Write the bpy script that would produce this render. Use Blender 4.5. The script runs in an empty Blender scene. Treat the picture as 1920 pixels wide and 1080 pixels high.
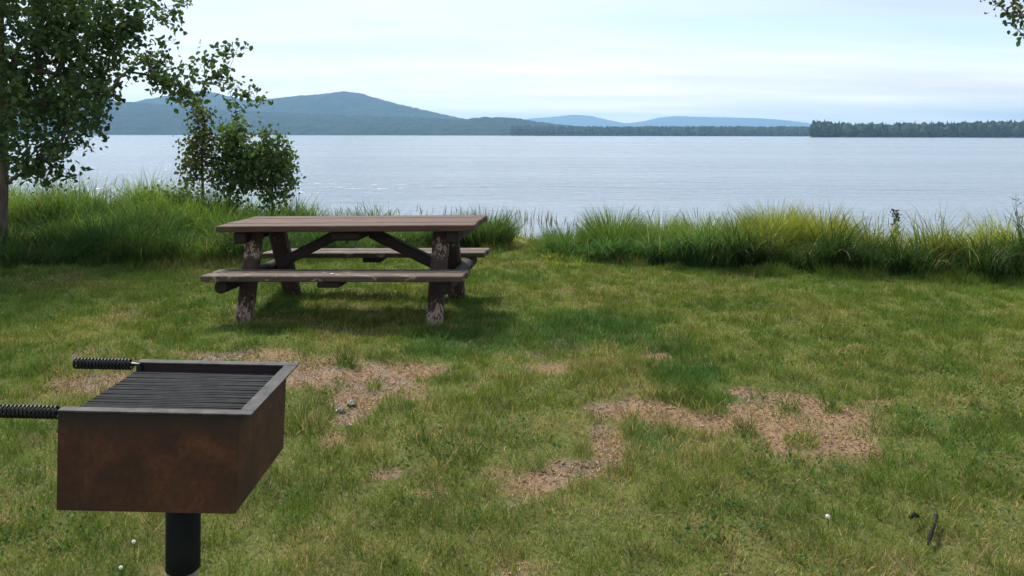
import bpy, math, random
import numpy as np
from mathutils import Vector, Matrix

S = bpy.context.scene
COL = S.collection
random.seed(7)
RNG = np.random.default_rng(11)

# ---------------------------------------------------------------- camera, sky, sun, exposure
F, EYE, HOR = 1500.0, 1.45, 252.0          # focal length and horizon of the 1920 px wide photograph
cam = bpy.data.cameras.new('camera')
cam.sensor_width = 36.0
cam.lens = 36.0 * F / 1920.0
cam.shift_y = -(540.0 - HOR) / 1920.0
cam.clip_start = 0.05
cam.clip_end = 40000.0
cam_o = bpy.data.objects.new('camera', cam)
COL.objects.link(cam_o)
cam_o.location = (0, 0, EYE)
cam_o.rotation_euler = (math.radians(90), -0.002, 0)
S.camera = cam_o
S.render.resolution_x, S.render.resolution_y = 1024, 576
S.view_settings.view_transform = 'Standard'
S.view_settings.look = 'None'
S.view_settings.exposure = 0.75
S.view_settings.gamma = 1.0
S.render.engine = 'CYCLES'
S.cycles.use_denoising = True
S.cycles.max_bounces = 8
S.cycles.transmission_bounces = 4
S.cycles.volume_bounces = 0

SUN_EL, SUN_AZ = math.radians(56), math.radians(-32)       # azimuth from +Y, clockwise
SUN_DIR = Vector((math.sin(SUN_AZ) * math.cos(SUN_EL), math.cos(SUN_AZ) * math.cos(SUN_EL), math.sin(SUN_EL)))
sun = bpy.data.lights.new('sun', 'SUN')
sun.energy = 4.3
sun.angle = math.radians(13)
sun.color = (1.0, 0.93, 0.82)
sun_o = bpy.data.objects.new('sun', sun)
COL.objects.link(sun_o)
sun_o.rotation_euler = (-SUN_DIR).to_track_quat('-Z', 'Y').to_euler()

W = bpy.data.worlds.new('World')
S.world = W
W.use_nodes = True
nt = W.node_tree
nt.nodes.clear()
def N(t, typ, **kw):
    n = t.nodes.new(typ)
    for k, v in kw.items():
        if k.startswith('i_'):
            n.inputs[k[2:].replace('_', ' ')].default_value = v
        else:
            setattr(n, k, v)
    return n
def L(t, a, b): t.links.new(a, b)
def math_node(t, op, a, b=None, c=None):
    n = N(t, 'ShaderNodeMath', operation=op)
    for i, v in enumerate((a, b, c)):
        if v is None: continue
        if hasattr(v, 'node'): L(t, v, n.inputs[i])
        else: n.inputs[i].default_value = v
    return n.outputs[0]
def ramp(t, fac, stops, interp='LINEAR'):
    n = N(t, 'ShaderNodeValToRGB')
    n.color_ramp.interpolation = interp
    e = n.color_ramp.elements
    while len(e) < len(stops): e.new(0.5)
    for el, (p, c) in zip(e, stops):
        el.position = p
        el.color = (c, c, c, 1) if isinstance(c, (int, float)) else (*c, 1)
    L(t, fac, n.inputs[0])
    return n.outputs[0]

sky = N(nt, 'ShaderNodeTexSky', sky_type='NISHITA', sun_disc=False)
sky.sun_elevation, sky.sun_rotation = SUN_EL, SUN_AZ
sky.air_density, sky.dust_density, sky.ozone_density = 1.0, 1.0, 4.0
tc = N(nt, 'ShaderNodeTexCoord')
sep = N(nt, 'ShaderNodeSeparateXYZ')
L(nt, tc.outputs['Generated'], sep.inputs[0])
den = math_node(nt, 'ADD', math_node(nt, 'MAXIMUM', sep.outputs[2], 0.0), 0.10)
cx = math_node(nt, 'DIVIDE', sep.outputs[0], den)
cy = math_node(nt, 'DIVIDE', sep.outputs[1], den)
comb = N(nt, 'ShaderNodeCombineXYZ')
L(nt, cx, comb.inputs[0]); L(nt, cy, comb.inputs[1])
mp = N(nt, 'ShaderNodeMapping')
mp.inputs['Rotation'].default_value = (0, 0, math.radians(-14))
mp.inputs['Scale'].default_value = (0.20, 0.62, 1)
mp.inputs['Location'].default_value = (0.6, 0.35, 0)
L(nt, comb.outputs[0], mp.inputs[0])
nz = N(nt, 'ShaderNodeTexNoise', i_Scale=1.3, i_Detail=6.0, i_Roughness=0.55, i_Distortion=0.5)
L(nt, mp.outputs[0], nz.inputs['Vector'])
cover = ramp(nt, nz.outputs[0], [(0.36, 0.42), (0.50, 0.78), (0.62, 1.0)], 'EASE')
nz2 = N(nt, 'ShaderNodeTexNoise', i_Scale=1.5, i_Detail=5.0, i_Roughness=0.55)
L(nt, mp.outputs[0], nz2.inputs['Vector'])
tone = ramp(nt, nz2.outputs[0], [(0.34, (0.74, 0.76, 0.80)), (0.50, (0.91, 0.92, 0.92)), (0.64, (1.12, 1.10, 1.07))])
bg_sky = N(nt, 'ShaderNodeBackground', i_Strength=0.13)
L(nt, sky.outputs[0], bg_sky.inputs[0])
bg_cloud = N(nt, 'ShaderNodeBackground')
low = math_node(nt, 'POWER', math_node(nt, 'SUBTRACT', 1.0, math_node(nt, 'MAXIMUM', sep.outputs[2], 0.0)), 14.0)
L(nt, math_node(nt, 'MULTIPLY_ADD', low, 0.44, 0.59), bg_cloud.inputs[1])      # thin cloud is brightest low over the lake
warm = math_node(nt, 'POWER', math_node(nt, 'SUBTRACT', 1.0, math_node(nt, 'MAXIMUM', sep.outputs[2], 0.0)), 18.0)
wm = N(nt, 'ShaderNodeMix', data_type='RGBA', blend_type='MULTIPLY')       # low over the far shore the cloud is warmer, as near any horizon
L(nt, warm, wm.inputs[0]); L(nt, tone, wm.inputs[6]); wm.inputs[7].default_value = (1.26, 1.06, 0.86, 1)
L(nt, wm.outputs[2], bg_cloud.inputs[0])
mixw = N(nt, 'ShaderNodeMixShader')
L(nt, math_node(nt, 'MULTIPLY', cover, ramp(nt, sep.outputs[2], [(0.07, 1.0), (0.17, 0.62), (0.5, 0.75)])), mixw.inputs[0]); L(nt, bg_sky.outputs[0], mixw.inputs[1]); L(nt, bg_cloud.outputs[0], mixw.inputs[2])
outw = N(nt, 'ShaderNodeOutputWorld')
L(nt, mixw.outputs[0], outw.inputs[0])

# ---------------------------------------------------------------- helpers
def at(px, py, d):
    """world point seen at a pixel of the 1920x1080 photograph, d metres ahead"""
    return Vector(((px - 960) / F * d, d, EYE - (py - HOR) / F * d))
def ground_at(px, py, z=0.0):
    d = (EYE - z) * F / (py - HOR)
    return Vector(((px - 960) / F * d, d, z))

def _hash(ix, iy, seed):
    h = (ix.astype(np.int64) * 374761393 + iy.astype(np.int64) * 668265263 + seed * 1442695041) & 0x7fffffff
    h = ((h ^ (h >> 13)) * 1274126177) & 0x7fffffff
    return ((h ^ (h >> 16)) & 0xffff) / 65535.0
def vnoise(x, y, seed=0):
    x = np.asarray(x, float); y = np.asarray(y, float)
    ix, iy = np.floor(x), np.floor(y)
    fx, fy = x - ix, y - iy
    fx = fx * fx * (3 - 2 * fx); fy = fy * fy * (3 - 2 * fy)
    a, b = _hash(ix, iy, seed), _hash(ix + 1, iy, seed)
    c, d = _hash(ix, iy + 1, seed), _hash(ix + 1, iy + 1, seed)
    return (a * (1 - fx) + b * fx) * (1 - fy) + (c * (1 - fx) + d * fx) * fy
def fbm(x, y, s=1.0, o=4, seed=0):
    t, amp, tot = 0.0, 1.0, 0.0
    for k in range(o):
        t = t + amp * vnoise(np.asarray(x) * s, np.asarray(y) * s, seed + 17 * k); tot += amp
        s *= 2.03; amp *= 0.52
    return t / tot
def sstep(a, b, x):
    t = np.clip((np.asarray(x, float) - a) / (b - a), 0, 1)
    return t * t * (3 - 2 * t)

def tag(o, label=None, cat=None, group=None, kind=None):
    if label: o['label'] = label
    if cat: o['category'] = cat
    if group: o['group'] = group
    if kind: o['kind'] = kind
    return o
def empty(name, loc, rot=(0, 0, 0)):
    o = bpy.data.objects.new(name, None)
    o.empty_display_size = 0.1
    o.location = loc; o.rotation_euler = rot
    COL.objects.link(o)
    return o

def np_mesh(name, verts, faces, mat, color=None, parent=None, smooth=False):
    """faces: list of (n,k) index arrays; color: (nv,3)"""
    me = bpy.data.meshes.new(name)
    verts = np.asarray(verts, np.float32)
    me.vertices.add(len(verts))
    me.vertices.foreach_set('co', verts.ravel())
    idx = np.concatenate([np.asarray(f, np.int32).ravel() for f in faces])
    tot = np.concatenate([np.full(len(f), np.asarray(f).shape[1], np.int32) for f in faces])
    start = np.concatenate([[0], np.cumsum(tot)[:-1]]).astype(np.int32)
    me.loops.add(len(idx)); me.loops.foreach_set('vertex_index', idx)
    me.polygons.add(len(tot)); me.polygons.foreach_set('loop_start', start)
    me.polygons.foreach_set('use_smooth', np.full(len(tot), smooth, bool))
    me.update(calc_edges=True)
    if color is not None:
        a = me.color_attributes.new('tint', 'FLOAT_COLOR', 'POINT')
        c = np.ones((len(verts), 4), np.float32); c[:, :3] = color
        a.data.foreach_set('color', c.ravel())
    me.materials.append(mat)
    o = bpy.data.objects.new(name, me)
    COL.objects.link(o)
    if parent: o.parent = parent
    return o

class MB:
    """collects shapes for ONE mesh object"""
    def __init__(s): s.v, s.f = [], []
    def add(s, vs, fs):
        b = len(s.v); s.v += [tuple(p) for p in vs]; s.f += [tuple(i + b for i in q) for q in fs]
    def box(s, lo, hi, M=None, ch=0.004):
        """box with chamfered edges"""
        c = [(lo[i] + hi[i]) / 2 for i in range(3)]; h = [abs(hi[i] - lo[i]) / 2 for i in range(3)]
        ch = min(ch, min(h) * 0.45)
        vs, ix = [], {}
        for sx in (-1, 1):
            for sy in (-1, 1):
                for sz in (-1, 1):
                    for ax in range(3):
                        p = [sx * (h[0] - ch), sy * (h[1] - ch), sz * (h[2] - ch)]
                        p[ax] = (sx, sy, sz)[ax] * h[ax]
                        ix[(sx, sy, sz, ax)] = len(vs); vs.append(Vector([c[i] + p[i] for i in range(3)]))
        fs = []
        for ax in range(3):
            o1, o2 = (ax + 1) % 3, (ax + 2) % 3
            for sg in (-1, 1):
                q = []
                for a, b in ((-1, -1), (1, -1), (1, 1), (-1, 1)):
                    k = [0, 0, 0]; k[ax], k[o1], k[o2] = sg, a, b
                    q.append(ix[(*k, ax)])
                fs.append(q if sg > 0 else q[::-1])
        for ax in range(3):
            o1, o2 = (ax + 1) % 3, (ax + 2) % 3
            for a in (-1, 1):
                for b in (-1, 1):
                    def K(t, w):
                        k = [0, 0, 0]; k[ax], k[o1], k[o2] = t, a, b
                        return ix[(*k, w)]
                    q = [K(-1, o1), K(1, o1), K(1, o2), K(-1, o2)]
                    fs.append(q if a * b < 0 else q[::-1])
        for sx in (-1, 1):
            for sy in (-1, 1):
                for sz in (-1, 1):
                    q = [ix[(sx, sy, sz, k)] for k in range(3)]
                    fs.append(q if sx * sy * sz > 0 else q[::-1])
        if M is not None: vs = [M @ v for v in vs]
        s.add(vs, fs)
    def beam(s, a, b, w, t, side=(1, 0, 0), ch=0.006):
        """square timber from a to b; w along side, t across"""
        a, b = Vector(a), Vector(b)
        ax = (b - a).normalized(); sd = Vector(side); sd = (sd - ax * sd.dot(ax)).normalized(); up = ax.cross(sd)
        M = Matrix((sd, up, ax)).transposed().to_4x4(); M.translation = (a + b) / 2
        l = (b - a).length / 2
        s.box((-w / 2, -t / 2, -l), (w / 2, t / 2, l), M, ch)
    def tube(s, pts, rad, n=8, cap=True):
        pts = [Vector(p) for p in pts]
        if not isinstance(rad, (list, tuple)): rad = [rad] * len(pts)
        ref = None; rings = []
        for i, p in enumerate(pts):
            t = (pts[min(i + 1, len(pts) - 1)] - pts[max(i - 1, 0)]).normalized()
            if ref is None:
                ref = t.orthogonal().normalized()
            ref = (ref - t * ref.dot(t))
            ref = ref.normalized() if ref.length > 1e-6 else t.orthogonal().normalized()
            b = t.cross(ref)
            rings.append([p + (ref * math.cos(6.28318 * k / n) + b * math.sin(6.28318 * k / n)) * rad[i] for k in range(n)])
        vs = [v for r in rings for v in r]
        fs = [(i * n + k, i * n + (k + 1) % n, (i + 1) * n + (k + 1) % n, (i + 1) * n + k) for i in range(len(pts) - 1) for k in range(n)]
        if cap:
            fs.append(tuple(range(n - 1, -1, -1))); e = (len(pts) - 1) * n; fs.append(tuple(range(e, e + n)))
        s.add(vs, fs)
    def build(s, name, mat, parent=None, smooth=False):
        me = bpy.data.meshes.new(name)
        me.from_pydata(s.v, [], s.f); me.update()
        me.materials.append(mat)
        if smooth:
            me.polygons.foreach_set('use_smooth', [True] * len(me.polygons))
        o = bpy.data.objects.new(name, me); COL.objects.link(o)
        if parent: o.parent = parent
        return o

# ---------------------------------------------------------------- materials
def new_mat(name):
    m = bpy.data.materials.new(name); m.use_nodes = True
    t = m.node_tree; t.nodes.clear()
    out = N(t, 'ShaderNodeOutputMaterial')
    return m, t, out
def mix_col(t, fac, a, b, mode='MIX'):
    n = N(t, 'ShaderNodeMix', data_type='RGBA', blend_type=mode)
    if hasattr(fac, 'node'): L(t, fac, n.inputs[0])
    else: n.inputs[0].default_value = fac
    for i, v in ((6, a), (7, b)):
        if hasattr(v, 'node'): L(t, v, n.inputs[i])
        else: n.inputs[i].default_value = (*v, 1)
    return n.outputs[2]
def noise(t, vec, scale, detail=4, rough=0.55, dist=0.0, stretch=None):
    if stretch:
        m = N(t, 'ShaderNodeMapping'); m.inputs['Scale'].default_value = stretch
        L(t, vec, m.inputs[0]); vec = m.outputs[0]
    n = N(t, 'ShaderNodeTexNoise', i_Scale=scale, i_Detail=detail, i_Roughness=rough, i_Distortion=dist)
    L(t, vec, n.inputs['Vector'])
    return n.outputs[0]
def bump(t, h, strength, dist=0.01):
    b = N(t, 'ShaderNodeBump', i_Strength=strength, i_Distance=dist)
    L(t, h, b.inputs['Height'])
    return b.outputs[0]
def principled(t, out, col, rough=0.8, metal=0.0, normal=None, spec=None):
    p = N(t, 'ShaderNodeBsdfPrincipled')
    for k, v in (('Base Color', col), ('Roughness', rough), ('Metallic', metal)):
        if hasattr(v, 'node'): L(t, v, p.inputs[k])
        else: p.inputs[k].default_value = (*v, 1) if isinstance(v, tuple) else v
    if normal is not None: L(t, normal, p.inputs['Normal'])
    if spec is not None: p.inputs['Specular IOR Level'].default_value = spec
    L(t, p.outputs[0], out.inputs[0])
    return p

def leafy(name, trans=0.35, gloss=0.06, rough=0.45):
    """thin leaf or blade: colour from the 'tint' attribute, light passes through"""
    m, t, out = new_mat(name)
    a = N(t, 'ShaderNodeAttribute', attribute_name='tint')
    d = N(t, 'ShaderNodeBsdfDiffuse'); L(t, a.outputs[0], d.inputs[0])
    tr = N(t, 'ShaderNodeBsdfTranslucent')
    L(t, mix_col(t, 0.5, a.outputs[0], (1.0, 0.95, 0.35), 'MULTIPLY'), tr.inputs[0])
    mx = N(t, 'ShaderNodeMixShader', i_Fac=trans) if False else N(t, 'ShaderNodeMixShader')
    mx.inputs[0].default_value = trans
    L(t, d.outputs[0], mx.inputs[1]); L(t, tr.outputs[0], mx.inputs[2])
    g = N(t, 'ShaderNodeBsdfGlossy', i_Roughness=rough)
    m2 = N(t, 'ShaderNodeMixShader'); m2.inputs[0].default_value = gloss
    L(t, mx.outputs[0], m2.inputs[1]); L(t, g.outputs[0], m2.inputs[2])
    L(t, m2.outputs[0], out.inputs[0])
    return m
M_BLADE = leafy('tall_grass_blade', 0.44, 0.012)
M_LAWN = leafy('lawn_blade', 0.34, 0.004, 0.6)
M_LEAF = leafy('tree_leaf', 0.34, 0.02)

def bark(name, a, b):
    m, t, out = new_mat(name)
    tc = N(t, 'ShaderNodeTexCoord')
    n = noise(t, tc.outputs['Object'], 9, 6, 0.6, 0, (3, 3, 0.6))
    c = ramp(t, n, [(0.35, a), (0.65, b)])
    principled(t, out, c, 0.9, 0, bump(t, n, 0.8, 0.02))
    return m
M_BARK = bark('bark', (0.045, 0.035, 0.025), (0.16, 0.12, 0.085))
M_TWIG = bark('twig_bark', (0.03, 0.024, 0.018), (0.08, 0.06, 0.045))

# lawn soil: dirt mask and thatch colour come from attributes, grain from noise
m, t, out = new_mat('lawn_soil')
tc = N(t, 'ShaderNodeTexCoord')
a = N(t, 'ShaderNodeAttribute', attribute_name='tint')
fine = noise(t, tc.outputs['Object'], 55, 5, 0.7)
grain = noise(t, tc.outputs['Object'], 190, 3, 0.7)
c = mix_col(t, 1.0, a.outputs[0], ramp(t, fine, [(0.28, 0.45), (0.5, 1.0), (0.72, 1.5)]), 'MULTIPLY')
c = mix_col(t, 1.0, c, ramp(t, grain, [(0.3, 0.6), (0.5, 1.0), (0.75, 1.45)]), 'MULTIPLY')
hsum = math_node(t, 'ADD', fine, math_node(t, 'MULTIPLY', grain, 0.4))
principled(t, out, c, 0.95, 0, bump(t, hsum, 0.9, 0.02), 0.1)
M_SOIL = m

# lake water
m, t, out = new_mat('lake_water')
tc = N(t, 'ShaderNodeTexCoord')
w1 = noise(t, tc.outputs['Object'], 1.0, 4, 0.6, 0.4, (1.1, 2.0, 1))
w2 = noise(t, tc.outputs['Object'], 1.0, 3, 0.6, 0.3, (0.20, 0.50, 1))
gust = noise(t, tc.outputs['Object'], 1.0, 3, 0.5, 0.3, (0.005, 0.06, 1))
h = math_node(t, 'ADD', math_node(t, 'MULTIPLY', w1, 0.5), math_node(t, 'MULTIPLY', w2, 1.6))
b = N(t, 'ShaderNodeBump', i_Distance=0.27)
L(t, h, b.inputs['Height'])
L(t, ramp(t, gust, [(0.40, 0.35), (0.60, 1.0)]), b.inputs['Strength'])
p = principled(t, out, (0.125, 0.155, 0.185), 0.17, 0, b.outputs[0])
p.inputs['IOR'].default_value = 1.5
M_WATER = m

def forest_mat(name, a, b, scale):
    m, t, out = new_mat(name)
    tc = N(t, 'ShaderNodeTexCoord')
    n = noise(t, tc.outputs['Object'], scale, 6, 0.7)
    principled(t, out, ramp(t, n, [(0.35, a), (0.68, b)]), 1.0, 0, bump(t, n, 1.0, 6.0), 0.0)
    return m
M_HILL = forest_mat('forested_slope', (0.010, 0.022, 0.020), (0.034, 0.058, 0.042), 0.03)
M_FOREST = leafy('forest_crowns', 0.1, 0.0)

def wood(name, base, dark, pale, wear_amt, wear_bands=None, rough=0.75):
    m, t, out = new_mat(name)
    tc = N(t, 'ShaderNodeTexCoord'); o = tc.outputs['Object']
    grain = noise(t, o, 16, 6, 0.65, 0.6, wear_bands or (0.35, 6, 6))
    blotch = noise(t, o, 5.0, 4, 0.6)
    c = ramp(t, grain, [(0.3, dark), (0.6, base)])
    c = mix_col(t, ramp(t, blotch, [(0.4, 0.0), (0.7, 0.55)]), c, dark)
    wn = noise(t, o, 11, 6, 0.72, 0.3, (0.6, 2.2, 1.0))
    wear = ramp(t, math_node(t, 'ADD', wn, wear_amt), [(0.60, 0.0), (0.64, 1.0)])
    c = mix_col(t, wear, c, ramp(t, grain, [(0.3, tuple(x * 0.55 for x in pale)), (0.65, pale)]))
    principled(t, out, c, rough, 0, bump(t, grain, 0.55, 0.006), 0.35)
    return m
M_TOP = wood('stained_tabletop', (0.100, 0.053, 0.036), (0.042, 0.022, 0.015), (0.20, 0.145, 0.105), -0.06)
M_BENCH = wood('worn_seat_board', (0.092, 0.064, 0.047), (0.036, 0.024, 0.018), (0.30, 0.245, 0.19), 0.02)
M_BEAM = wood('shade_toned_beam_wood', (0.022, 0.013, 0.010), (0.011, 0.007, 0.006), (0.16, 0.11, 0.08), -0.2)  # wood colour darkened to carry the shade beneath tabletop and seats
# legs: brown stain flaked off in two zones, near the foot and at knee height
m, t, out = new_mat('flaking_leg_wood')
tc = N(t, 'ShaderNodeTexCoord'); o = tc.outputs['Object']
sp = N(t, 'ShaderNodeSeparateXYZ'); L(t, o, sp.inputs[0])
grain = noise(t, o, 14, 6, 0.65, 0.5, (5, 5, 0.5))
c = ramp(t, grain, [(0.3, (0.022, 0.013, 0.010)), (0.62, (0.060, 0.034, 0.026))])  # stain tone lowered as well, for the shade under the table
zone = ramp(t, sp.outputs[2], [(0.0, 0.215), (0.13, 0.17), (0.24, 0.0), (0.44, 0.0), (0.50, 0.17), (0.58, 0.15), (0.66, 0.0)])
front = math_node(t, 'MULTIPLY', ramp(t, math_node(t, 'ADD', math_node(t, 'MULTIPLY', sp.outputs[1], -1.0), 0.1), [(0.0, 0.4), (0.2, 1.0)]), zone)
wn = noise(t, o, 20, 6, 0.75, 0.3, (1.6, 1.6, 0.55))
wear = ramp(t, math_node(t, 'ADD', wn, front), [(0.655, 0.0), (0.685, 1.0)])
c = mix_col(t, wear, c, ramp(t, grain, [(0.3, (0.17, 0.12, 0.085)), (0.65, (0.36, 0.28, 0.21))]))
principled(t, out, c, 0.8, 0, bump(t, grain, 0.6, 0.006), 0.3)
M_LEG = m

# grill metals
m, t, out = new_mat('rusted_steel')
tc = N(t, 'ShaderNodeTexCoord'); o = tc.outputs['Object']
sp = N(t, 'ShaderNodeSeparateXYZ'); L(t, o, sp.inputs[0])
big = noise(t, o, 7, 5, 0.65, 0.4); fine = noise(t, o, 60, 5, 0.75); spk = noise(t, o, 170, 3, 0.7)
c = ramp(t, big, [(0.30, (0.030, 0.014, 0.009)), (0.50, (0.072, 0.027, 0.012)), (0.66, (0.135, 0.048, 0.018))])
c = mix_col(t, ramp(t, fine, [(0.45, 0.0), (0.68, 0.7)]), c, (0.028, 0.017, 0.012))
c = mix_col(t, ramp(t, spk, [(0.62, 0.0), (0.72, 0.6)]), c, (0.20, 0.085, 0.035))
streak = noise(t, o, 30, 4, 0.6, 0.0, (2.2, 2.2, 0.14))
c = mix_col(t, ramp(t, streak, [(0.5, 0.0), (0.7, 0.45)]), c, (0.045, 0.030, 0.022))
soot = ramp(t, math_node(t, 'ADD', sp.outputs[2], math_node(t, 'MULTIPLY', big, 0.03)), [(0.795, 0.0), (0.845, 0.8)])
c = mix_col(t, soot, c, (0.020, 0.016, 0.014))
principled(t, out, c, 0.68, 0.25, bump(t, fine, 0.35, 0.003), 0.4)
M_RUST = m
def metal(name, a, b, rough, scale=40, met=0.5):
    m, t, out = new_mat(name)
    tc = N(t, 'ShaderNodeTexCoord')
    n = noise(t, tc.outputs['Object'], scale, 5, 0.65)
    principled(t, out, ramp(t, n, [(0.35, a), (0.65, b)]), rough, met, bump(t, n, 0.25, 0.002), 0.5 if rough < 0.6 else 0.2)
    return m
M_RIM = metal('bare_worn_steel', (0.022, 0.021, 0.022), (0.062, 0.059, 0.058), 0.6, 30, 0.2)
M_GRATE = metal('seasoned_grate_steel', (0.009, 0.011, 0.013), (0.022, 0.026, 0.029), 0.8, 25, 0.0)
M_COIL = metal('black_coil_steel', (0.010, 0.012, 0.012), (0.028, 0.032, 0.033), 0.42, 60, 0.6)
M_SLEEVE = metal('black_pipe_paint', (0.003, 0.005, 0.005), (0.007, 0.010, 0.009), 0.7, 20, 0.0)
M_GALV = metal('weathered_pipe_steel', (0.16, 0.15, 0.12), (0.28, 0.26, 0.22), 0.6, 20, 0.4)
M_ASH = metal('old_ash', (0.03, 0.028, 0.026), (0.10, 0.095, 0.09), 1.0, 60, 0.0)
M_STONE = metal('pale_stone', (0.22, 0.21, 0.19), (0.46, 0.45, 0.42), 0.9, 50, 0.0)
M_GREYSTONE = metal('grey_stone', (0.10, 0.10, 0.10), (0.26, 0.25, 0.25), 0.9, 50, 0.0)
M_STICK = metal('wet_dark_stick', (0.005, 0.006, 0.006), (0.016, 0.016, 0.015), 0.9, 60, 0.0)
M_PETAL = metal('white_petal', (0.75, 0.75, 0.70), (0.85, 0.85, 0.80), 0.8, 60, 0.0)
M_STALK = metal('green_stalk', (0.05, 0.09, 0.02), (0.09, 0.14, 0.04), 0.8, 60, 0.0)

# ---------------------------------------------------------------- ground: lawn, shore bank, lake bed
WATER_Z = -0.95
EDGE_X = [-30, -9, -5.4, -3.1, -1.65, -0.1, 0.15, 0.4, 2.75, 5.05, 9, 30]
EDGE_Y = [8.2, 8.3, 8.5, 8.95, 9.6, 10.5, 11.3, 9.4, 8.4, 7.9, 7.5, 7.2]
SHORE_Y = [16, 15.5, 15.0, 14.6, 14.2, 13.6, 13.4, 13.2, 12.6, 12.2, 12, 12]
CREST_Z = [0.14, 0.14, 0.14, 0.02, -0.10, -0.16, -0.18, -0.16, -0.10, -0.14, -0.12, -0.1]
def edge(x): return np.interp(x, EDGE_X, EDGE_Y)
def shore(x): return np.interp(x, EDGE_X, SHORE_Y)
def gz(x, y):
    x = np.asarray(x, float); y = np.asarray(y, float)
    e, s = edge(x), shore(x)
    z = (fbm(x, y, 1.1, 3, 3) - 0.5) * 0.05 * sstep(1.0, 2.5, y)
    z = z + (fbm(x, y, 5.0, 2, 9) - 0.5) * 0.04 + (fbm(x, y, 13.0, 2, 19) - 0.5) * 0.018 * (1 - sstep(7, 9, y))
    z = z + np.interp(x, EDGE_X, CREST_Z) * sstep(0, 2.2, y - e)
    z = z - 1.5 * sstep(-2.6, 0.9, y - s)
    return z - 1.2 * sstep(0.5, 12, y - s)

PATCH = [(620,703,150,24),(700,730,95,36),(770,694,50,12),(650,772,46,24),(632,818,22,14),(450,668,110,8),(190,716,62,22),(480,700,90,26),
         (1030,692,40,11),(1190,764,80,20),(1270,776,90,20),(1400,792,110,26),(1475,790,140,40),(1545,836,100,30),(1490,756,60,16),(1600,850,60,13),
         (1140,832,34,32),(1005,903,85,22),(1080,880,60,16),(940,892,36,11),(1140,860,34,18),(815,918,30,6),(720,885,30,6),(1230,668,26,6),(1385,735,30,6)]
GROW = [(1120,737,26,7),(1232,744,30,8),(575,805,50,16),(650,690,26,6),(1190,790,24,9),(1560,770,20,6),(860,868,50,14),(800,830,30,10),(1400,812,24,7),(1480,770,26,6),(1505,834,34,13),(706,724,17,11),(1300,752,55,12),(1330,768,40,10),(585,780,45,26)]
def ell(lst):
    r = []
    for px, py, hw, hh in lst:
        c = ground_at(px, py); n = ground_at(px, py + hh).y; f = ground_at(px, py - hh).y
        r.append((c.x, (n + f) / 2, hw * c.y / F, max((f - n) / 2, 0.03)))
    return r
PATCH_W, GROW_W = ell(PATCH), ell(GROW)
def field(x, y, lst):
    v = np.full(np.shape(x), -9.0)
    for cx_, cy_, rx, ry in lst:
        v = np.maximum(v, 1 - np.sqrt(((x - cx_) / rx) ** 2 + ((y - cy_) / ry) ** 2))
    return v
def bare(x, y):
    """0 grass .. 1 bare dirt"""
    n = fbm(x, y, 4.5, 4, 21) - 0.5
    v = field(x, y, PATCH_W) + n * 1.7 + 0.20
    g = field(x, y, GROW_W) + n * 0.6
    v = np.where(g > 0.05, -1.0, v)
    spots = fbm(x, y, 2.6, 3, 55)
    return np.maximum(sstep(-0.30, 0.50, v), 0.5 * sstep(0.71, 0.80, spots))
LUSH_W = ell([(1130,622,160,42),(860,645,120,26),(1250,655,60,20),(1230,820,70,40),(1300,700,80,26)])
def lushness(x, y): return np.clip(field(x, y, LUSH_W) * 1.6 + 0.25 + (fbm(x, y, 3, 3, 5) - 0.5), 0, 1)

def grid(xs, ys):
    X, Y = np.meshgrid(xs, ys)
    nx, ny = len(xs), len(ys)
    i = np.arange(nx * ny).reshape(ny, nx)
    f = np.stack([i[:-1, :-1], i[:-1, 1:], i[1:, 1:], i[1:, :-1]], -1).reshape(-1, 4)
    return X.ravel(), Y.ravel(), f
xs = np.concatenate([[-9000, -3000, -800, -200, -60, -25, -14], np.arange(-9, 9.01, 0.045), [14, 25, 60, 200, 800, 3000, 9000]])
ys = np.concatenate([[-60, -25, -10, -4, -1, 0.5], np.arange(1.2, 10, 0.045), np.arange(10, 17, 0.25), [20, 30, 60, 200, 800, 3000, 8290]])
X, Y, f4 = grid(xs, ys)
b_ = bare(X, Y); lush = lushness(X, Y); tone_ = fbm(X, Y, 1.3, 4, 31)
DIRT = np.array([0.232, 0.156, 0.096]); GREY = np.array([0.20, 0.165, 0.135]); THATCH = np.array([0.108, 0.118, 0.036]); GREEN = np.array([0.056, 0.100, 0.028])
dcol = (0.8 + 0.4 * fbm(X, Y, 7.0, 4, 79))[:, None] * DIRT[None] + (GREY - DIRT)[None] * 0.8 * sstep(0.55, 0.72, fbm(X, Y, 3.2, 3, 77))[:, None]
gcol = THATCH[None] + (GREEN - THATCH)[None] * np.clip(lush * 0.8 + (tone_ - 0.5), 0, 1)[:, None]
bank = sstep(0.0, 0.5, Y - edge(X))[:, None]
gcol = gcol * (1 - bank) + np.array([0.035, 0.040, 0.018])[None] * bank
pathy = (np.exp(-((X - 0.12) / 0.3) ** 2) * sstep(9.2, 10.2, Y) * (1 - sstep(12, 13, Y)))[:, None]
gcol = gcol * (1 - pathy) + np.array([0.20, 0.16, 0.09])[None] * pathy
col = gcol * (1 - b_[:, None]) + dcol * b_[:, None]
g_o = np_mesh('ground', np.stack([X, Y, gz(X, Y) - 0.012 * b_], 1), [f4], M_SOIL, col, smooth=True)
tag(g_o, kind='structure')

xs = np.concatenate([[-9000, -3000, -1000, -300, -80], np.arange(-30, 31, 5), [80, 300, 1000, 3000, 9000]])
ys = np.array([11, 13, 16, 20, 26, 34, 50, 80, 140, 300, 700, 1500, 3000, 5000, 8290])
X, Y, f4 = grid(xs, ys)
tag(np_mesh('lake_water', np.stack([X, Y, np.full(len(X), WATER_Z)], 1), [f4], M_WATER, smooth=True), kind='structure')

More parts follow.
